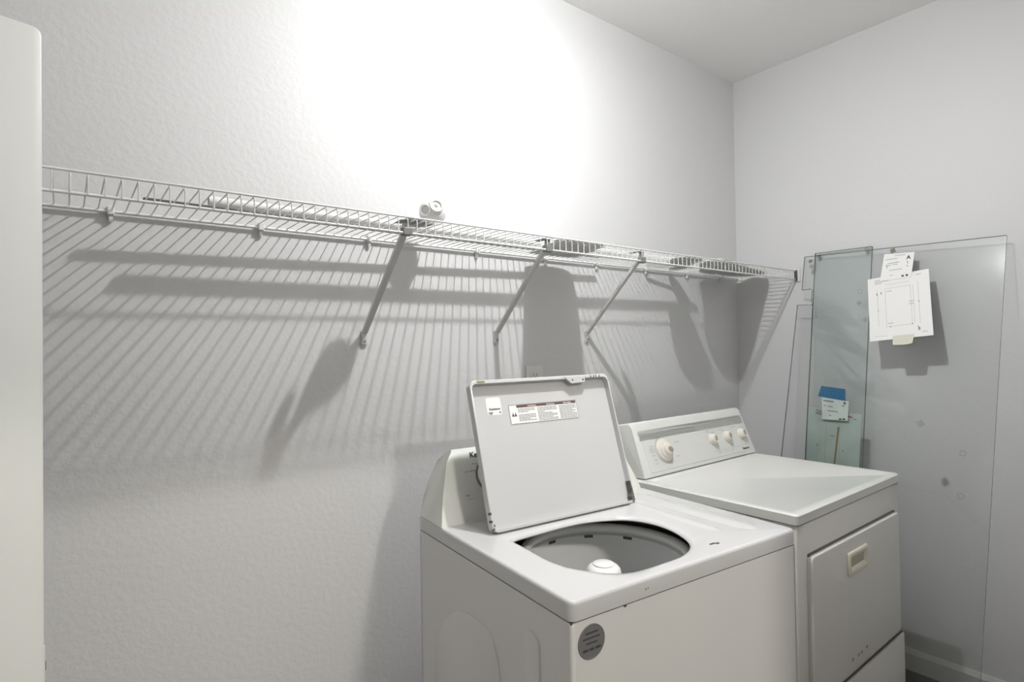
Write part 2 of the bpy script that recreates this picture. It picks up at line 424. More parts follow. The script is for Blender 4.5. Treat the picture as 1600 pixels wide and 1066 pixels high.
def ring_on(at, y, z, r, parent):
    bm = NB(); n = 16
    for k in range(n):
        a, b = 2*math.pi*k/n, 2*math.pi*(k+1)/n
        for rr, off in ((r, .0015),):
            p = [at(y+q*math.cos(t), z+q*math.sin(t), off) for q, t in ((r, a), (r, b), (r*.8, b), (r*.8, a))]
            bm.faces.new([bm.verts.new(v) for v in p])
    return obj('clear_disc', bm, PADC, parent)
for y, z in ((-.991, .953), (-.992, .809), (-.604, 1.564)): ring_on(gat, y, z, .010, G)

# papers taped to the large glass: a small sheet over a larger sheet
def paper_thing(name, label, cat, at, pts, m, base, gloc):
    c = at(sum(p[0] for p in pts)/len(pts), sum(p[1] for p in pts)/len(pts), base)
    rz = R(-1.4) if at is gat else 0
    o = thing(name, label, cat, tuple(Matrix.Rotation(rz, 4, 'Z') @ c+gloc), rz)
    def lat(y, z, off=0): return at(y, z, off)-c
    quad_on(lat, pts, None, .0006, 'sheet', m, o, base)
    return o, lat
def lines_on(lat, segs, w, m, parent, base, name='printing'):
    bm = NB()
    for (y0, z0), (y1, z1) in segs:
        d = Vector((y1-y0, z1-z0)).normalized(); n = Vector((-d.y, d.x))*w/2
        ps = [(y0+n.x, z0+n.y), (y1+n.x, z1+n.y), (y1-n.x, z1-n.y), (y0-n.x, z0-n.y)]
        bm.faces.new([bm.verts.new(lat(a, b, base)) for a, b in ps])
    r = obj(name, bm, m, parent); r['kind'] = 'stuff'; return r
G.location.y += .003; G.rotation_euler.z = R(-1.4)
gl = G.location.copy()
GR = Matrix.Rotation(R(-1.4), 4, 'Z')
# big sheet corners measured on the glass
BL = [(-.630, 1.612), (-.847, 1.633), (-.879, 1.372), (-.661, 1.351)]
Pp, plat = paper_thing('paper_sheet', 'large white drawing sheet taped on the leaning glass panel', 'paper', gat, BL, PAPER, .0015, gl)
def bil(Q, u, v):   # u across 0..1, v down 0..1 in quad TL,TR,BR,BL
    a = Vector(Q[0]).lerp(Vector(Q[1]), u); b = Vector(Q[3]).lerp(Vector(Q[2]), u); return tuple(a.lerp(b, v))
q = lambda u, v: bil(BL, u, v)
def rect(u0, u1, v0, v1): return [(q(u0, v0), q(u1, v0)), (q(u1, v0), q(u1, v1)), (q(u1, v1), q(u0, v1)), (q(u0, v1), q(u0, v0))]
lines_on(plat, rect(.29, .70, .20, .80)+[(q(.16, .20), q(.16, .78)), (q(.82, .16), q(.82, .80)), (q(.74, .2), q(.74, .78)), (q(.08, .93), q(.30, .94)), (q(.3, .14), q(.68, .14))], .0012, INKL, Pp, .0024)
lines_on(plat, [(q(.12, .05), q(.28, .04)), (q(.12, .075), q(.36, .07)), (q(.12, .10), q(.24, .10)), (q(.66, .45), q(.74, .45)), (q(.66, .49), q(.74, .49)), (q(.31, .25), q(.40, .245)), (q(.31, .75), q(.40, .75)), (q(.84, .93), q(.92, .93)), (q(.60, .08), q(.72, .05)), (q(.80, .06), q(.88, .05))], .003, INKL, Pp, .0025)
lines_on(plat, [(q(.155, .52), q(.165, .54)), (q(.815, .46), q(.825, .48)), (q(.34, .80), q(.36, .81)), (q(.69, .79), q(.71, .80)), (q(.145, .25), q(.155, .29)), (q(.22, .24), q(.225, .28)), (q(.78, .84), q(.81, .90)), (q(.78, .90), q(.81, .86))], .003, INKM, Pp, .0026)
SL = [(-.686, 1.713), (-.795, 1.708), (-.790, 1.605), (-.678, 1.600)]
Ps, slat = paper_thing('paper_slip', 'small white label sheet marked A above the large drawing sheet', 'paper', gat, SL, PAPER, .0030, gl)
q = lambda u, v: bil(SL, u, v)
lines_on(slat, [(q(.36, .09), q(.72, .08)), (q(.08, .22), q(.48, .20)), (q(.12, .46), q(.30, .44)), (q(.34, .43), q(.5, .42)), (q(.25, .64), q(.68, .62)), (q(.3, .83), q(.4, .83))], .0035, INKL, Ps, .0038)
lines_on(slat, [(q(.80, .33), q(.84, .45)), (q(.80, .50), q(.86, .56)), (q(.14, .40), q(.18, .55)), (q(.18, .38), q(.55, .34))], .0022, INKM, Ps, .0038)
lines_on(slat, [(q(.69, .91), q(.76, .90)), (q(.82, .90), q(.89, .89))], .008, INK, Ps, .0038)
e0 = slat(*q(.77, .26), .0036)
mA = Matrix((Vector((0, -1, 0)), gup, gnr)).transposed().to_4x4(); mA.translation = e0
text_mesh('lettering', 'A', .021, INK, Ps, mA, 1, .0008)
tp = quad_on(gat, [(-.742, 1.372), (-.816, 1.378), (-.812, 1.342), (-.790, 1.337), (-.745, 1.336)], gnr, .0006, 'masking_tape', MASK, None, .0035)
tp.location = G.location; tp.rotation_euler.z = R(-1.4); tag(tp, 'piece of pale masking tape under the large white drawing sheet', 'tape')

# narrow greenish pane behind the large panel
LB = 9.0; BX = -.006; BZ = 1.762
kb = math.cos(R(LB))
outb = [(-.400, 0), (-.404, (BZ-.002)/kb), (-.630, (BZ-.002)/kb), (-.636, .002)]
B, bat, bup, bnr = pane('window_glass', 'narrow green-tinted glass pane with dark edge leaning behind large panel', outb, .010, LB, BX, BZ, -.52, GL2, EDGED)
quad_on(bat, sq(-.420, 1.745, .010, 30), bnr, .002, 'bumper_pad', PADC, B, .0005)
quad_on(bat, sq(-.617, 1.748, .011, 30), bnr, .002, 'bumper_pad', PADC, B, .0005)
blc = Vector(B.location)
GQ = [(-.404, 1.066), (-.619, 1.050), (-.618, .800), (-.392, .800)]
Pg, glat = paper_thing('paper_sheet', 'pale green tinted sheet behind the narrow glass pane above the dryer', 'paper', bat, GQ, PAPERG, -.0125, blc)
q = lambda u, v: bil(GQ, u, v)
b0 = -.0118
lines_on(glat, [(q(.14, .03), q(.30, .05)), (q(.14, .065), q(.30, .08)), (q(.14, .09), q(.26, .10))], .004, INKM, Pg, b0)
lines_on(glat, [(q(.45, .10), q(.60, .13)), (q(.64, .11), q(.70, .13))], .005, INKL, Pg, b0)
lines_on(glat, [(q(.76, .07), q(.84, .07))], .006, INKR, Pg, b0)
lines_on(glat, [(q(.85, .09), q(.92, .11)), (q(.45, .42), q(.54, .42)), (q(.70, .62), q(.71, .66)), (q(.22, .58), q(.23, .62))], .003, INKM, Pg, b0)
lines_on(glat, [(q(.36, .22), q(.40, .98)), (q(.40, .18), q(.62, .20)), (q(.62, .20), q(.66, .98)), (q(.26, .30), q(.24, .9))], .0012, INKL, Pg, b0)
lines_on(glat, [(q(.60, .26), q(.565, .99))], .008, BRST, Pg, b0+.0001)
SQ = [(-.462, 1.110), (-.572, 1.100), (-.572, 1.018), (-.468, 1.016)]
Pt, tlat = paper_thing('paper_slip', 'small printed slip under blue tape on the green pane', 'paper', bat, SQ, PAPERG, .0008, blc)
q = lambda u, v: bil(SQ, u, v)
lines_on(tlat, [(q(.06, .13), q(.46, .13))], .005, INKM, Pt, .0016)
lines_on(tlat, [(q(.08, .36), q(.16, .36)), (q(.22, .38), q(.42, .38)), (q(.22, .58), q(.62, .60)), (q(.28, .80), q(.36, .80))], .0035, INKM, Pt, .0016)
lines_on(tlat, [(q(.66, .94), q(.76, .94)), (q(.80, .93), q(.90, .93)), (q(.82, .10), q(.90, .16))], .007, INK, Pt, .0016)
lines_on(tlat, [(q(.78, .24), q(.84, .30))], .006, BRST, Pt, .0016)
tp = quad_on(bat, [(-.458, 1.160), (-.557, 1.150), (-.560, 1.098), (-.556, 1.101), (-.446, 1.114), (-.452, 1.135)], bnr, .0006, 'blue_tape', BLUE, None, .0022)
tp.location = B.location; tag(tp, 'strip of blue painters tape holding the small slip on the green pane', 'tape')

# ------------------------------------------------------------------ washing machine
W = .686; WT = .914; CAP = .0365
wa = thing('washing_machine', 'white top-loading washing machine with its lid open', 'washer', (-2.0544, -.8899, 0), R(-4.808))
hole = [(.098, .33), (.097, .28), (.094, .20), (.100, .150), (.118, .115), (.150, .078), (.19, .056), (.23, .046), (.27, .043), (.325, .044), (.37, .058), (.41, .085), (.437, .125), (.455, .175), (.460, .225), (.450, .27), (.428, .305), (.39, .330), (.345, .346), (.30, .353), (.245, .353), (.20, .350), (.15, .346), (.115, .342)]
def smooth_closed(pts, n):
    # Catmull-Rom resample
    out = []; N = len(pts)
    for i in range(N):
        p = [Vector(pts[(i+k-1) % N]) for k in range(4)]
        for j in range(n):
            t = j/n
            out.append(.5*((2*p[1])+(-p[0]+p[2])*t+(2*p[0]-5*p[1]+4*p[2]-p[3])*t*t+(-p[0]+3*p[1]-3*p[2]+p[3])*t**3))
    return out
hp = smooth_closed(hole, 4)
cxy = Vector((.28, .2))
def ray_rect(d, x0, x1, y0, y1, r):
    # point on rounded rect in direction d from cxy
    lo, hi = 0, 2
    def inside(p):
        qx = max(x0+r-p.x, p.x-(x1-r), 0); qy = max(y0+r-p.y, p.y-(y1-r), 0)
        return math.hypot(qx, qy) <= r
    for _ in range(40):
        m_ = (lo+hi)/2
        if inside(cxy+d*m_): lo = m_
        else: hi = m_
    return cxy+d*lo
# add angles for the corners
DEP = .645
angs = sorted([math.atan2((p-cxy).y, (p-cxy).x) for p in hp]+[])
def hole_at(a):
    d = Vector((math.cos(a), math.sin(a))); best = None
    for i in range(len(hp)):
        p, q_ = hp[i]-cxy, hp[(i+1) % len(hp)]-cxy; e = q_-p
        den = d.x*e.y-d.y*e.x
        if abs(den) < 1e-12: continue
        t = (p.x*e.y-p.y*e.x)/den; s = (p.x*d.y-p.y*d.x)/den
        if t > 0 and -1e-9 <= s <= 1+1e-9: best = t if best is None else max(best, t)
    return cxy+d*(best or .1)
extra = []
for (ax, ay) in ((0, 0), (W, 0), (W, DEP), (0, DEP)):
    a = math.atan2(ay-cxy.y, ax-cxy.x); extra += [a+R(k) for k in (-2.5, -1.5, -.8, -.3, 0, .3, .8, 1.5, 2.5)]
angs = sorted(angs+extra)
def loop_outer(inset, z, r=.014):
    return [Vector((*ray_rect(Vector((math.cos(a), math.sin(a))), inset, W-inset, inset, DEP-inset, max(.002, r-inset)), z)) for a in angs]
def loop_inner(grow, z, dip=0):
    out_ = []
    for a in angs:
        p = hole_at(a); d = (p-cxy).normalized()
        b = math.exp(-((p.x-.185)/.055)**2) if p.y < .15 else 0      # scooped front lip
        v = p+d*grow*(1+1.6*b); out_.append(Vector((v.x, v.y, z-dip*.003*b)))
    return out_
loops = [loop_outer(.006, WT-CAP+.001), loop_outer(-.0, WT-CAP+.001), loop_outer(0, WT-.007), loop_outer(.0015, WT-.0025), loop_outer(.004, WT-.0005), loop_outer(.008, WT),
         loop_inner(.018, WT), loop_inner(.012, WT-.0008, .3), loop_inner(.006, WT-.0022, 1), loop_inner(.002, WT-.0045, 1), loop_inner(0, WT-.008, 1), loop_inner(.002, WT-.011, 1), loop_inner(.010, WT-.012, 1)]
bm = NB(); rings = [[bm.verts.new(v) for v in L_] for L_ in loops]; N = len(angs)
for a, b in zip(rings, rings[1:]):
    for k in range(N): bm.faces.new((a[k], a[(k+1) % N], b[(k+1) % N], b[k]))
deck = obj('top_deck', bm, ENAM, wa, 35)
# raised ribs on the deck right of the opening
bm = NB()
def softbar(bm, p, q_, w_, h_, n=9):
    # low rounded ridge along p-q
    p, q_ = Vector(p[:2]), Vector(q_[:2]); d = (q_-p); L = d.length; d.normalize(); s = Vector((-d.y, d.x))
    rows = []
    for i in range(13):
        t = i/12; e = min(1, min(t, 1-t)*L/.03)
        row = []
        for j in range(n):
            u = j/(n-1)*2-1; c_ = p+d*(t*L)+s*(u*w_/2*(.4+.6*e))
            hh = h_*math.cos(u*math.pi/2)**1.2*math.sin(min(e, 1)*math.pi/2) if abs(u) < 1 else 0
            row.append(bm.verts.new((c_.x, c_.y, WT-.0002+hh)))
        rows.append(row)
    for a, b in zip(rows, rows[1:]):
        for j in range(n-1): bm.faces.new((a[j], a[j+1], b[j+1], b[j]))
softbar(bm, (.610, .05, 0), (.610, .46, 0), .065, .0050)
softbar(bm, (.530, .09, 0), (.530, .44, 0), .040, .0040)
obj('deck_ribs', bm, ENAM, deck, 60)
bm = NB(); bx(bm, .432, .448, .045, .050, WT-.001, WT+.0008); bx(bm, .447, .456, .040, .046, WT-.001, WT+.0008); obj('lid_switch_slot', bm, DARK, deck)
# cabinet: four enamelled walls, open on top
ZC = WT-CAP-.003
bm = NB()
t = .004
bx(bm, .002, W-.002, .003, .003+t, .02, ZC); bx(bm, .002, W-.002, DEP-.01, DEP-.006, .02, ZC)
bx(bm, W-.002-t, W-.002, .003, DEP-.006, .02, ZC)
obj('cabinet', bm, ENAMF, wa)
bm = NB(); bx(bm, .002, .002+t, .003, DEP-.006, .02, ZC)
p1_ = [(.555, .05), (.555, .60), (.50, .69), (.44, .735), (.38, .752), (.32, .757), (.285, .750), (.262, .730), (.247, .700), (.240, .66), (.233, .56), (.228, .05)]
pp = [tuple(v) for v in smooth_closed(p1_, 2)]
prism(bm, p1_, 0, .004, -.0012, .0012, 2)
prism(bm, rrect(.098, .146, .06, .815, .022, 5), 0, .004, -.0012, .0012, 2)
obj('side_panel', bm, ENAMF, wa, 30)
bm = NB(); bx(bm, .0005, .012, .0012, .012, .02, ZC, .005, 3); obj('corner_edge', bm, ENAMF, wa, 50)
bm = NB(); bx(bm, .008, W-.008, .008, DEP-.012, ZC-.004, WT-CAP+.003)
bmesh.ops.delete(bm, geom=[f for f in bm.faces if abs(f.normal.z) > .5], context='FACES')
obj('seam', bm, DGREY, wa)
for fx in (.05, W-.05):
    for fy in (.05, DEP-.05):
        bm = NB(); lathe(bm, [(0, 0), (.02, 0), (.02, .008), (.008, .010), (.008, .025), (0, .025)], 16, Matrix.Translation((fx, fy, 0))); obj('foot', bm, DARK, wa)
# tub, balance ring, basket, agitator
TC = Matrix.Translation((.3375, .283, 0))
bm = NB(); lathe(bm, [(.262, .882), (.262, .80), (.214, .795)], 72, TC); obj('tub', bm, DGREY, wa, 40)
bm = NB(); lathe(bm, [(.214, .842), (.214, .851), (.210, .856), (.198, .857), (.192, .853), (.191, .846), (.193, .840)], 80, TC); rg = obj('balance_ring', bm, RINGM, wa, 50)
bm = NB(); lathe(bm, [(.195, .841), (.203, .838), (.203, .832), (.195, .827), (.1945, .80), (.1945, .50), (.188, .47), (.17, .455), (0, .45)], 80, TC); bk_ = obj('wash_basket', bm, BASK, wa, 50)
for a in (62, 96, 128, 30, 160):
    bm = NB()
    for da in range(-4, 4):
        a0, a1 = R(a+da*.9), R(a+(da+1)*.9)
        r_ = .1937
        bm.faces.new([bm.verts.new((.3375+r_*math.cos(t_), .283+r_*math.sin(t_), z)) for t_, z in ((a0, .828), (a1, .828), (a1, .820), (a0, .820))])
    obj('basket_slot', bm, DGREY, bk_)
TA = Matrix.Translation((.325, .278, -.030))
bm = NB(); lathe(bm, [(0, .853), (.026, .853), (.035, .850), (.041, .843), (.043, .832), (.040, .815), (.038, .74), (.045, .65), (.07, .56), (.13, .50), (.17, .485), (.17, .47), (0, .47)], 32, TA)
ag = obj('agitator', bm, AGIT, wa, 50)
bm = NB(); lathe(bm, [(.026, .8533), (.026, .856), (.022, .858), (0, .859)], 24, TA); obj('cap', bm, AGIT, ag, 40)
for k in range(4):
    bm = NB(); a = R(-12+90*k); d = Vector((math.cos(a), math.sin(a))); s = Vector((-d.y, d.x))
    pts = [(.030, .828), (.05, .824), (.085, .80), (.105, .74), (.115, .60), (.15, .50), (.03, .50)]
    for sgn in (1,):
        A_ = [bm.verts.new((.325+d.x*r_+s.x*.006, .278+d.y*r_+s.y*.006, z-.030)) for r_, z in pts]
        B_ = [bm.verts.new((.325+d.x*r_-s.x*.006, .278+d.y*r_-s.y*.006, z-.030)) for r_, z in pts]
        bm.faces.new(A_); bm.faces.new(B_[::-1])
        for j in range(len(pts)): bm.faces.new((A_[j], B_[j], B_[(j+1) % len(pts)], A_[(j+1) % len(pts)]))
    obj('fin', bm, AGIT, ag)
# console: swept profile whose ends lean in
prof = [(.504, WT-.0005, 0.0), (.520, .952, .010), (.537, .99, .022), (.549, 1.03, .034), (.556, 1.058, .041), (.561, 1.073, .050), (.570, 1.083, .062), (.585, 1.088, .070), (.602, 1.080, .062), (.619, 1.058, .046), (.630, 1.02, .032), (.637, .97, .015), (.640, WT-.0005, .002)]
bm = NB(); rows = []
for y, z, i in prof:
    rows.append([bm.verts.new((x_, y+dy*.0, z)) for x_, dy in ((i, 0), (i+.008, 0), (.2, 0), (W/2, 0), (W-.2, 0), (W-i-.008, 0), (W-i, 0))])
for a, b in zip(rows, rows[1:]):
    for j in range(6): bm.faces.new((a[j], a[j+1], b[j+1], b[j]))
bm.faces.new([r_[0] for r_ in rows]); bm.faces.new([r_[-1] for r_ in rows][::-1])
con = obj('console', bm, CREAMP, wa, 32)
con['label'] = 'off-white rounded control console'
def con_frame(x_, z):
    for (y0, z0, _), (y1, z1, _) in zip(prof, prof[1:]):
        if z0 <= z <= z1:
            t_ = (z-z0)/(z1-z0); y = y0+(y1-y0)*t_; upv = Vector((0, y1-y0, z1-z0)).normalized()
            nrv = Vector((0, -(z1-z0), y1-y0)).normalized(); m_ = Matrix((Vector((1, 0, 0)), upv, nrv)).transposed().to_4x4()
            m_.translation = Vector((x_, y, z))+nrv*.0006; return m_
text_mesh('lettering', 'Kenmore', .020, INK, con, con_frame(.112, 1.066), 1, .0006)
def dashes(name, parent, items, m, fr_fn):
    bm = NB()
    for x_, z, w_, h_ in items:
        f_ = fr_fn(x_, z); p_ = [f_ @ Vector(v) for v in ((0, 0, 0), (w_, 0, 0), (w_, h_, 0), (0, h_, 0))]
        bm.faces.new([bm.verts.new(v) for v in p_])
    r = obj(name, bm, m, parent); r['kind'] = 'stuff'; return r
dashes('printing', con, [(.115, 1.048, .05, .003), (.090, 1.030, .012, .004), (.105, 1.030, .025, .005), (.083, .972, .012, .006), (.088, .965, .016, .002)], INKL, con_frame)
bm = NB(); f_ = con_frame(.168, 1.018); lathe(bm, [(.040, 0), (.042, .004), (.036, .010), (.030, .022), (.026, .025), (0, .026)], 32, f_); kd = obj('timer_knob', bm, KNOB, con, 40)
bm = NB(); f_ = con_frame(.168, 1.018); lathe(bm, [(.047, 0), (.047, .0015), (.041, .002)], 32, f_); obj('dial_ring', bm, INKM, kd)
for kx in (.47, .58):
    bm = NB(); lathe(bm, [(.024, 0), (.024, .012), (.020, .020), (0, .021)], 24, con_frame(kx, 1.010)); obj('selector_knob', bm, KNOB, con, 40)

# lid, hinged at the rear of the opening and leaning back on the console
LW0, LW1 = .073, .538
LL = .372; tilt = math.atan2(.108, .355)
lid = bpy.data.objects.new('lid', None)
bm = NB()
# lid local: x along width, z along length (up), y thickness (front face = underside at y=0, outer skin behind)
th_ = .016
N_ = 6
outl = rrect(LW0, LW1, 0, LL, .018, 5)
prism(bm, outl, 1, .011, .015, .0015, 1)           # thin skin
# rim flange around the edge, rising towards the viewer
inn = rrect(LW0+.005, LW1-.005, .005, LL-.009, .014, 5)
mid = rrect(LW0+.0015, LW1-.0015, .0015, LL-.0015, .017, 5)
A_ = [bm.verts.new((x_, .012, z)) for x_, z in outl]; B1 = [bm.verts.new((x_, -.006, z)) for x_, z in outl]; B2 = [bm.verts.new((x_, -.007, z)) for x_, z in mid]
C1 = [bm.verts.new((x_, -.007, z)) for x_, z in inn]; D1 = [bm.verts.new((x_, .0115, z)) for x_, z in inn]
n = len(outl)
for P_, Q_ in ((A_, B1), (B1, B2), (B2, C1), (C1, D1)):
    for k in range(n): bm.faces.new((P_[k], P_[(k+1) % n], Q_[(k+1) % n], Q_[k]))
Ml = Matrix.Translation((0, .384, WT+.003)) @ Matrix.Rotation(-tilt, 4, 'X')
lid = obj('lid', bm, ENAM, wa, 35); lid.matrix_local = Ml
lid['label'] = 'raised white washer lid'
# latch tab at the top right of the rim
bm = NB(); prism(bm, [(.374, LL-.003), (.390, LL-.018), (.396, LL-.024), (.446, LL-.022), (.450, LL-.008), (.458, LL-.003)], 1, -.0085, -.003, .0008, 1); tb = obj('latch_tab', bm, ENAM, lid)
bm = NB()
for x_ in (.402, .440): tube(bm, [(x_, -.0092, LL-.014), (x_, -.007, LL-.014)], .0024, 10)
obj('tab_holes', bm, DARK, tb)
bm = NB(); bx(bm, .095, .118, -.0078, -.003, LL-.007, LL-.002, .0005); obj('rust_spot', bm, STAIN, lid)
# right hinge, rusty strip
bm = NB(); prism(bm, [(LW1-.012, .004), (LW1-.003, .006), (LW1-.002, .020), (LW1-.005, .060), (LW1-.008, .060), (LW1-.008, .03), (LW1-.013, .018)], 1, -.0085, .008); obj('hinge', bm, RUST, lid)
bm = NB(); tube(bm, [(LW1-.02, .006, -.002), (LW1+.006, .006, -.001), (LW1+.008, .006, .008)], .0035, 8); obj('hinge_pin', bm, DGREY, lid)
bm = NB()
for x_, z in ((LW0+.001, .028), (LW0+.001, .046), (LW0+.006, .018), (LW0+.004, .010), (.472, LL-.006), (.484, LL-.006), (.492, LL-.005), (.505, LL-.006)): bx(bm, x_-.0018, x_+.0018, -.0078, .004, z-.003, z+.003, .0005)
obj('paint_chips', bm, RUST, lid)
# labels stuck on the inside of the lid
yy = .0108
bm = NB(); prism(bm, rrect(.121, .165, LL-.090, LL-.044, .005, 4), 1, yy-.0004, yy+.001); st = obj('service_sticker', bm, PAPER, lid)
lf = Matrix((Vector((1, 0, 0)), Vector((0, 0, 1)), Vector((0, -1, 0)))).transposed().to_4x4()
def lfr(x_, z, off=.0008):
    m_ = lf.copy(); m_.translation = Vector((x_, yy-off, z)); return m_
text_mesh('lettering', 'Kenmore', .0085, INK, st, lfr(.128, LL-.0765), 1, .0002)
dashes('printing', st, [(.125, LL-.0855, .012, .004), (.156, LL-.0855, .006, .004), (.127, LL-.088, .008, .002)], INKM, lfr)
bm = NB(); WX0, WX1, WZ1, WZ0 = .187, .413, LL-.068, LL-.118
prism(bm, [(WX0, WZ0), (WX1, WZ0), (WX1, WZ1), (WX0, WZ1)], 1, yy-.0004, yy+.001); wl_ = obj('warning_label', bm, PAPER, lid)
dashes('warning_bar', wl_, [(WX0+.024, WZ1-.008, WX1-WX0-.026, .007)], WARNB, lfr)
def lfr2(x_, z): return lfr(x_, z, .0012)
text_mesh('lettering', 'WARNING', .006, PAPER, wl_, lfr(.246, WZ1-.0072, .0013))
text_mesh('lettering', 'WARNING', .006, PAPER, wl_, lfr(.308, WZ1-.0072, .0013))
text_mesh('lettering', 'WARNING', .006, PAPER, wl_, lfr(.366, WZ1-.0072, .0013))
items = []
for c0, c1, nl in ((WX0+.027, WX0+.082, 9), (WX0+.090, WX0+.155, 10), (WX0+.163, WX1-.004, 10)):
    for k in range(nl):
        if k == 3 and nl == 9: continue
        z = WZ1-.013-k*.0038; x_ = c0
        e = c1 if random.random() < .7 else c0+(c1-c0)*random.uniform(.3, .8)
        while x_ < e:
            w_ = min(random.uniform(.004, .012), e-x_); items.append((x_, z, w_, .0016)); x_ += w_+.0012
dashes('printing', wl_, items, INKM, lfr)
bm = NB()
f_ = lfr(WX0+.006, WZ0+.020)
for dx in (0, .008):
    for p_ in ([(0+dx, 0), (.008+dx, 0), (.0055+dx, .006), (.004+dx, .011), (.0025+dx, .006)],):
        bm.faces.new([bm.verts.new(f_ @ Vector((a, b, 0))) for a, b in p_])
obj('warning_symbol', bm, INK, wl_)
bm = NB(); f1_ = [(WX0, WZ0), (WX1, WZ0), (WX1, WZ1), (WX0, WZ1)]
for k in range(4):
    a, b = Vector(f1_[k]), Vector(f1_[(k+1) % 4]); d = (b-a).normalized(); n_ = Vector((-d.y, d.x))*.0005
    bm.faces.new([bm.verts.new((v.x, yy-.0009, v.y)) for v in (a-n_, b-n_, b+n_, a+n_)])
obj('label_border', bm, INKM, wl_)
# round grey badge on the front
bm = NB(); fb = frame((.047, .003, .833), (0, -1, 0))
lathe(bm, [(.031, 0), (.031, .0012), (.030, .0018), (.0285, .0012), (0, .0012)], 40, fb); bd = obj('round_badge', bm, BADGE, wa)
bd['label'] = 'round dark grey service sticker on the washer front'
def ffr(x_, z):
    m_ = lf.copy(); m_.translation = Vector((x_, .003-.0016, z)); return m_
dashes('printing', bd, [(.033, .848, .029, .0028), (.026, .839, .040, .0028), (.034, .830, .026, .0028), (.026, .818, .012, .0045), (.041, .818, .011, .0045), (.055, .818, .013, .0045)], BADGET, ffr)
bm = NB(); tube(bm, [(.130, .004, ZC+.001), (.130, .001, ZC+.001)], .003, 8); bx(bm, .18, .183, -.0004, .001, .892, .895); bx(bm, .187, .189, -.0004, .001, .893, .896); obj('paint_chips', bm, RUST, wa)

# ------------------------------------------------------------------ dryer
D = .737; DD = .70
dr = thing('clothes_dryer', 'almond white clothes dryer right of the washing machine', 'dryer', (-1.2282, -.8827, 0), R(.532))
TP = .028
bm = NB(); bx(bm, .003, D-.003, .004, DD-.02, .015, DZ-TP-.002, .004, 2); obj('cabinet', bm, CREAMF, dr, 40)
# top panel with a shallow inset
bm = NB()
o1 = rrect(0, D, 0, .66, .010, 4); o2 = rrect(.004, D-.004, .004, .656, .010, 4); i1 = rrect(.024, D-.045, .022, .500, .012, 4); i2 = rrect(.030, D-.055, .028, .494, .010, 4)
L_ = [[(x_, y, DZ-TP) for x_, y in o1], [(x_, y, DZ-.004) for x_, y in o1], [(x_, y, DZ) for x_, y in o2], [(x_, y, DZ) for x_, y in i1], [(x_, y, DZ-.0022) for x_, y in i2]]
rr = [[bm.verts.new(v) for v in l_] for l_ in L_]; n = len(o1)
for a, b in zip(rr, rr[1:]):
    for k in range(n): bm.faces.new((a[k], a[(k+1) % n], b[(k+1) % n], b[k]))
bm.faces.new(rr[-1]); bm.faces.new(rr[0][::-1])
obj('top_panel', bm, CREAM, dr, 35)
# front: recess around the door, door, toe panel
bm = NB(); bx(bm, .058, .684, -.0005, .01, .395, .7865, .002)
obj('door_gap', bm, GAPM, dr)
bm = NB(); prism(bm, rrect(.053, .688, .390, .782, .014, 4), 1, -.012, .006, .004, 3); dd_ = obj('door', bm, CREAMF, dr, 40)
bm = NB()
hx0, hx1, hz0, hz1 = .270, .408, .676, .742
def fr_loop(ins, y): return [(x_, y, z) for x_, z in rrect(hx0+ins, hx1-ins, hz0+ins, hz1-ins, .006, 3)]
LLp = [fr_loop(0, -.011), fr_loop(0, -.017), fr_loop(.003, -.019), fr_loop(.012, -.019), fr_loop(.016, -.016), fr_loop(.019, -.0125)]
rr = [[bm.verts.new(v) for v in l_] for l_ in LLp]; n = len(rr[0])
for a, b in zip(rr, rr[1:]):
    for k in range(n): bm.faces.new((a[k], a[(k+1) % n], b[(k+1) % n], b[k]))
bm.faces.new(rr[-1])
hd = obj('handle', bm, HANDM, dd_, 40); hd['label'] = 'cream recessed door handle'
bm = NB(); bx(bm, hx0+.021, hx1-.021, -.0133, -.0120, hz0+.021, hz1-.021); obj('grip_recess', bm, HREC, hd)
bm = NB(); bx(bm, hx0+.020, hx1-.020, -.0175, -.012, hz1-.032, hz1-.018, .002); obj('grip_lip', bm, HANDM, hd) if False else bm.free()
def dfr(x_, z):
    m_ = lf.copy(); m_.translation = Vector((x_, -.0126, z)); return m_
bm = NB()
for x_, z in ((.288, .424), (.330, .4235), (.352, .424), (.392, .427)): bx(bm, x_, x_+.012, -.0135, -.011, z, z+.008, .001)
obj('door_marks', bm, BROWN, dd_)
bm = NB(); bx(bm, .006, D-.006, -.001, .008, .364, .3675); obj('seam', bm, GAPM, dr)
bm = NB(); prism(bm, rrect(.004, D-.004, .02, .364, .006, 3), 1, -.006, .006, .003, 2); obj('toe_panel', bm, CREAMF, dr, 40)
bm = NB(); bx(bm, .006, D-.006, .002, .4, DZ-TP-.003, DZ-TP+.001); obj('seam', bm, DGREY, dr)
for fx in (.05, D-.05):
    for fy in (.06, .6):
        bm = NB(); lathe(bm, [(0, 0), (.02, 0), (.02, .008), (.008, .010), (.008, .02), (0, .02)], 16, Matrix.Translation((fx, fy, 0))); obj('foot', bm, DARK, dr)
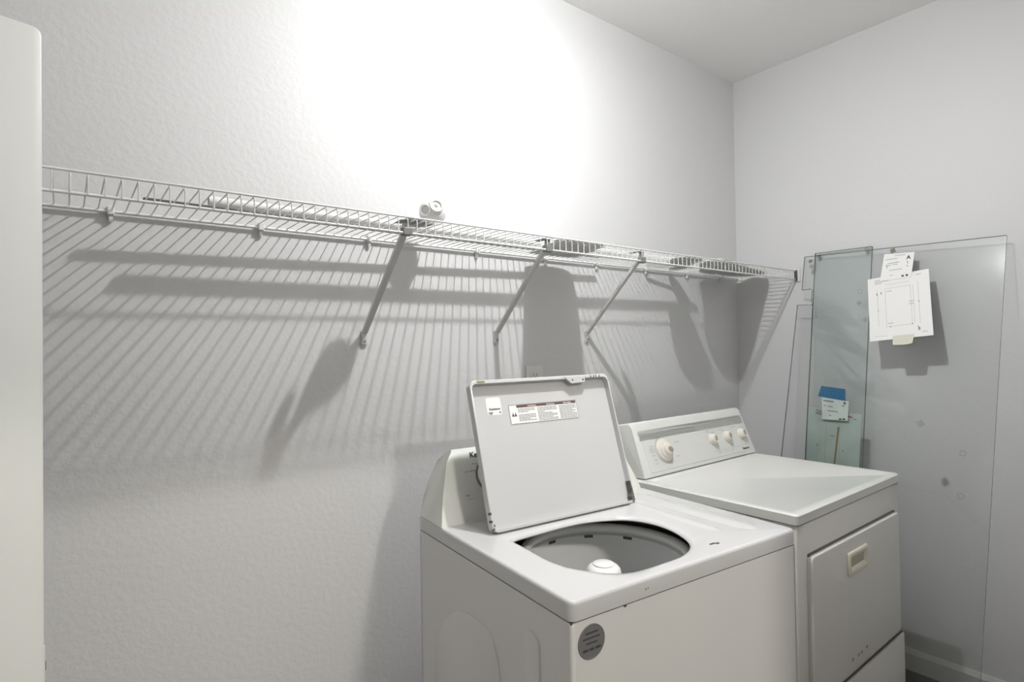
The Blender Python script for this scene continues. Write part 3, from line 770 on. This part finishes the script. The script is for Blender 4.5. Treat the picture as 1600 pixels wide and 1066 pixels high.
# console
c0, c1 = .020, .738
cpf = [(.515, DZ+.004), (.518, DZ+.001), (.528, DZ+.012), (.576, 1.068), (.582, 1.078), (.594, 1.083), (.630, 1.078), (.645, 1.05), (.650, DZ)]
cpf = [(.514, DZ+.006), (.518, DZ+.002), (.648, DZ), (.648, 1.05), (.636, 1.076), (.596, 1.084), (.584, 1.081), (.577, 1.070)]
bm = NB(); ins = [0, 0, 0, .004, .006, .010, .012, .010]
cpf_i = list(zip(cpf, ins))
A_ = [bm.verts.new((c0+i, y, z)) for (y, z), i in cpf_i]; B_ = [bm.verts.new((c1-i, y, z)) for (y, z), i in cpf_i]; n = len(cpf)
f1_ = bm.faces.new(A_); f2_ = bm.faces.new(B_[::-1])
for k in range(n): bm.faces.new((A_[k], B_[k], B_[(k+1) % n], A_[(k+1) % n]))
bmesh.ops.recalc_face_normals(bm, faces=bm.faces[:])
es = [e for e in list(f1_.edges)+list(f2_.edges)]
bmesh.ops.bevel(bm, geom=es, offset=.006, segments=3, affect='EDGES', profile=.5)
dc = obj('console', bm, CREAMP, dr, 32)
P0, P1 = Vector((0, .514, DZ+.006)), Vector((0, .577, 1.070))
upv = (P1-P0).normalized(); nrv = Vector((0, -upv.z, upv.y)); FL = (P1-P0).length
def df(x_, s, off=.0005):
    m_ = Matrix((Vector((1, 0, 0)), upv, nrv)).transposed().to_4x4(); m_.translation = P0+upv*s+nrv*off+Vector((x_, 0, 0)); return m_
def plate(bm, x0_, x1_, s0, s1, t0, t1, r=.004, bev=.0008):
    b2 = NB(); prism(b2, rrect(x0_, x1_, s0, s1, r, 3), 2, t0, t1, bev, 1)
    M_ = df(0, 0, 0); bmesh.ops.transform(b2, matrix=M_, verts=b2.verts)
    me = bpy.data.meshes.new('x'); b2.to_mesh(me); b2.free(); bm.from_mesh(me); bpy.data.meshes.remove(me)
bm = NB(); plate(bm, .060, .712, .012, .128, -.001, .0012); fp = obj('control_panel', bm, CREAM, dc)
bm = NB(); plate(bm, .052, .712, .134, .1365, -.001, .003); plate(bm, .052, .712, .1485, .151, -.001, .003); obj('panel_trim', bm, CREAMP, dc)
bm = NB(); plate(bm, .054, .710, .1365, .1485, -.002, .0004); obj('trim_groove', bm, GREYP, dc); dc.children[-1].active_material = mat('groove_plastic', (.70, .70, .67), .5)
def knob(x_, s, r, big=False):
    bm = NB(); f_ = df(x_, s)
    if big: pr = [(r*1.0, 0), (r*1.0, .004), (r*.93, .007), (r*.80, .008), (r*.76, .013), (r*.55, .016), (r*.5, .024), (r*.42, .026), (0, .026)]
    else: pr = [(r, 0), (r, .005), (r*.88, .011), (r*.80, .018), (r*.7, .021), (0, .021)]
    lathe(bm, pr, 36, f_); k_ = obj('timer_knob' if big else 'selector_knob', bm, KNOB, dc, 40)
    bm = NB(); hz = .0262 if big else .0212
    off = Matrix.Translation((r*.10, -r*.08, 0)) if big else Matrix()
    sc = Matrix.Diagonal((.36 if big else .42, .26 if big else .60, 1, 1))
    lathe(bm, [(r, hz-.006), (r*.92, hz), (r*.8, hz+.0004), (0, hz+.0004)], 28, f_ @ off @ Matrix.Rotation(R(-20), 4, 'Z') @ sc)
    obj('knob_shade', bm, BROWN if big else TAN, k_, 40)  # coloured oval paints the shaded, reflecting part of the cream knob
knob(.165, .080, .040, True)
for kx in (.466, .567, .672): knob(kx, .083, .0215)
bm = NB()
def arc_on(bm, x_, s, r, w_, a0, a1, off=.0018):
    f_ = df(x_, s, off); n_ = max(3, int((a1-a0)/10))
    for k in range(n_):
        t0, t1 = R(a0+(a1-a0)*k/n_), R(a0+(a1-a0)*(k+1)/n_)
        bm.faces.new([bm.verts.new(f_ @ Vector((q_*math.cos(t_), q_*math.sin(t_), 0))) for q_, t_ in ((r, t0), (r, t1), (r-w_, t1), (r-w_, t0))])
arc_on(bm, .165, .080, .0475, .0016, 100, 300)
obj('dial_ring', bm, INKM, dc)
def dfo(x_, s): return df(x_, s, .0018)
items = []
for k in range(9): 
    a = R(70+k*7); items.append((.165+.056*math.cos(a), .080+.050*math.sin(a), .0022, .009))
items += [(.200, .130-.004, .028, .003), (.232, .098, .030, .003), (.218, .048, .022, .003), (.088, .098, .022, .003), (.084, .090, .026, .003), (.084, .084, .024, .003), (.086, .078, .024, .003), (.088, .066, .018, .003), (.096, .050, .018, .003), (.094, .038, .020, .002)]
items += [(.442, .116, .020, .0028), (.442, .111, .018, .002), (.532, .115, .018, .0028), (.532, .110, .014, .002), (.612, .114, .040, .0028), (.436, .094, .011, .002), (.436, .089, .012, .002), (.436, .070, .012, .002), (.472, .108, .020, .002), (.472, .1045, .020, .002), (.548, .108, .018, .002), (.548, .104, .014, .002)]
items += [(.478, .028, .022, .002), (.520, .028, .030, .002), (.568, .028, .018, .002)]
dashes('printing', dc, items, INKL, dfo)
items = []
for (xa, sa, xb, sb) in ((.430, .120, .430, .040), (.440, .036, .700, .036), (.708, .045, .708, .118)):
    items.append((xa, min(sa, sb), max(.0008, xb-xa), max(.0008, abs(sb-sa))))
dashes('panel_outline', dc, items, INKL, dfo)
text_mesh('lettering', 'Kenmore', .0125, INK, dc, df(.648, .0195, .0018), 1, .0004)
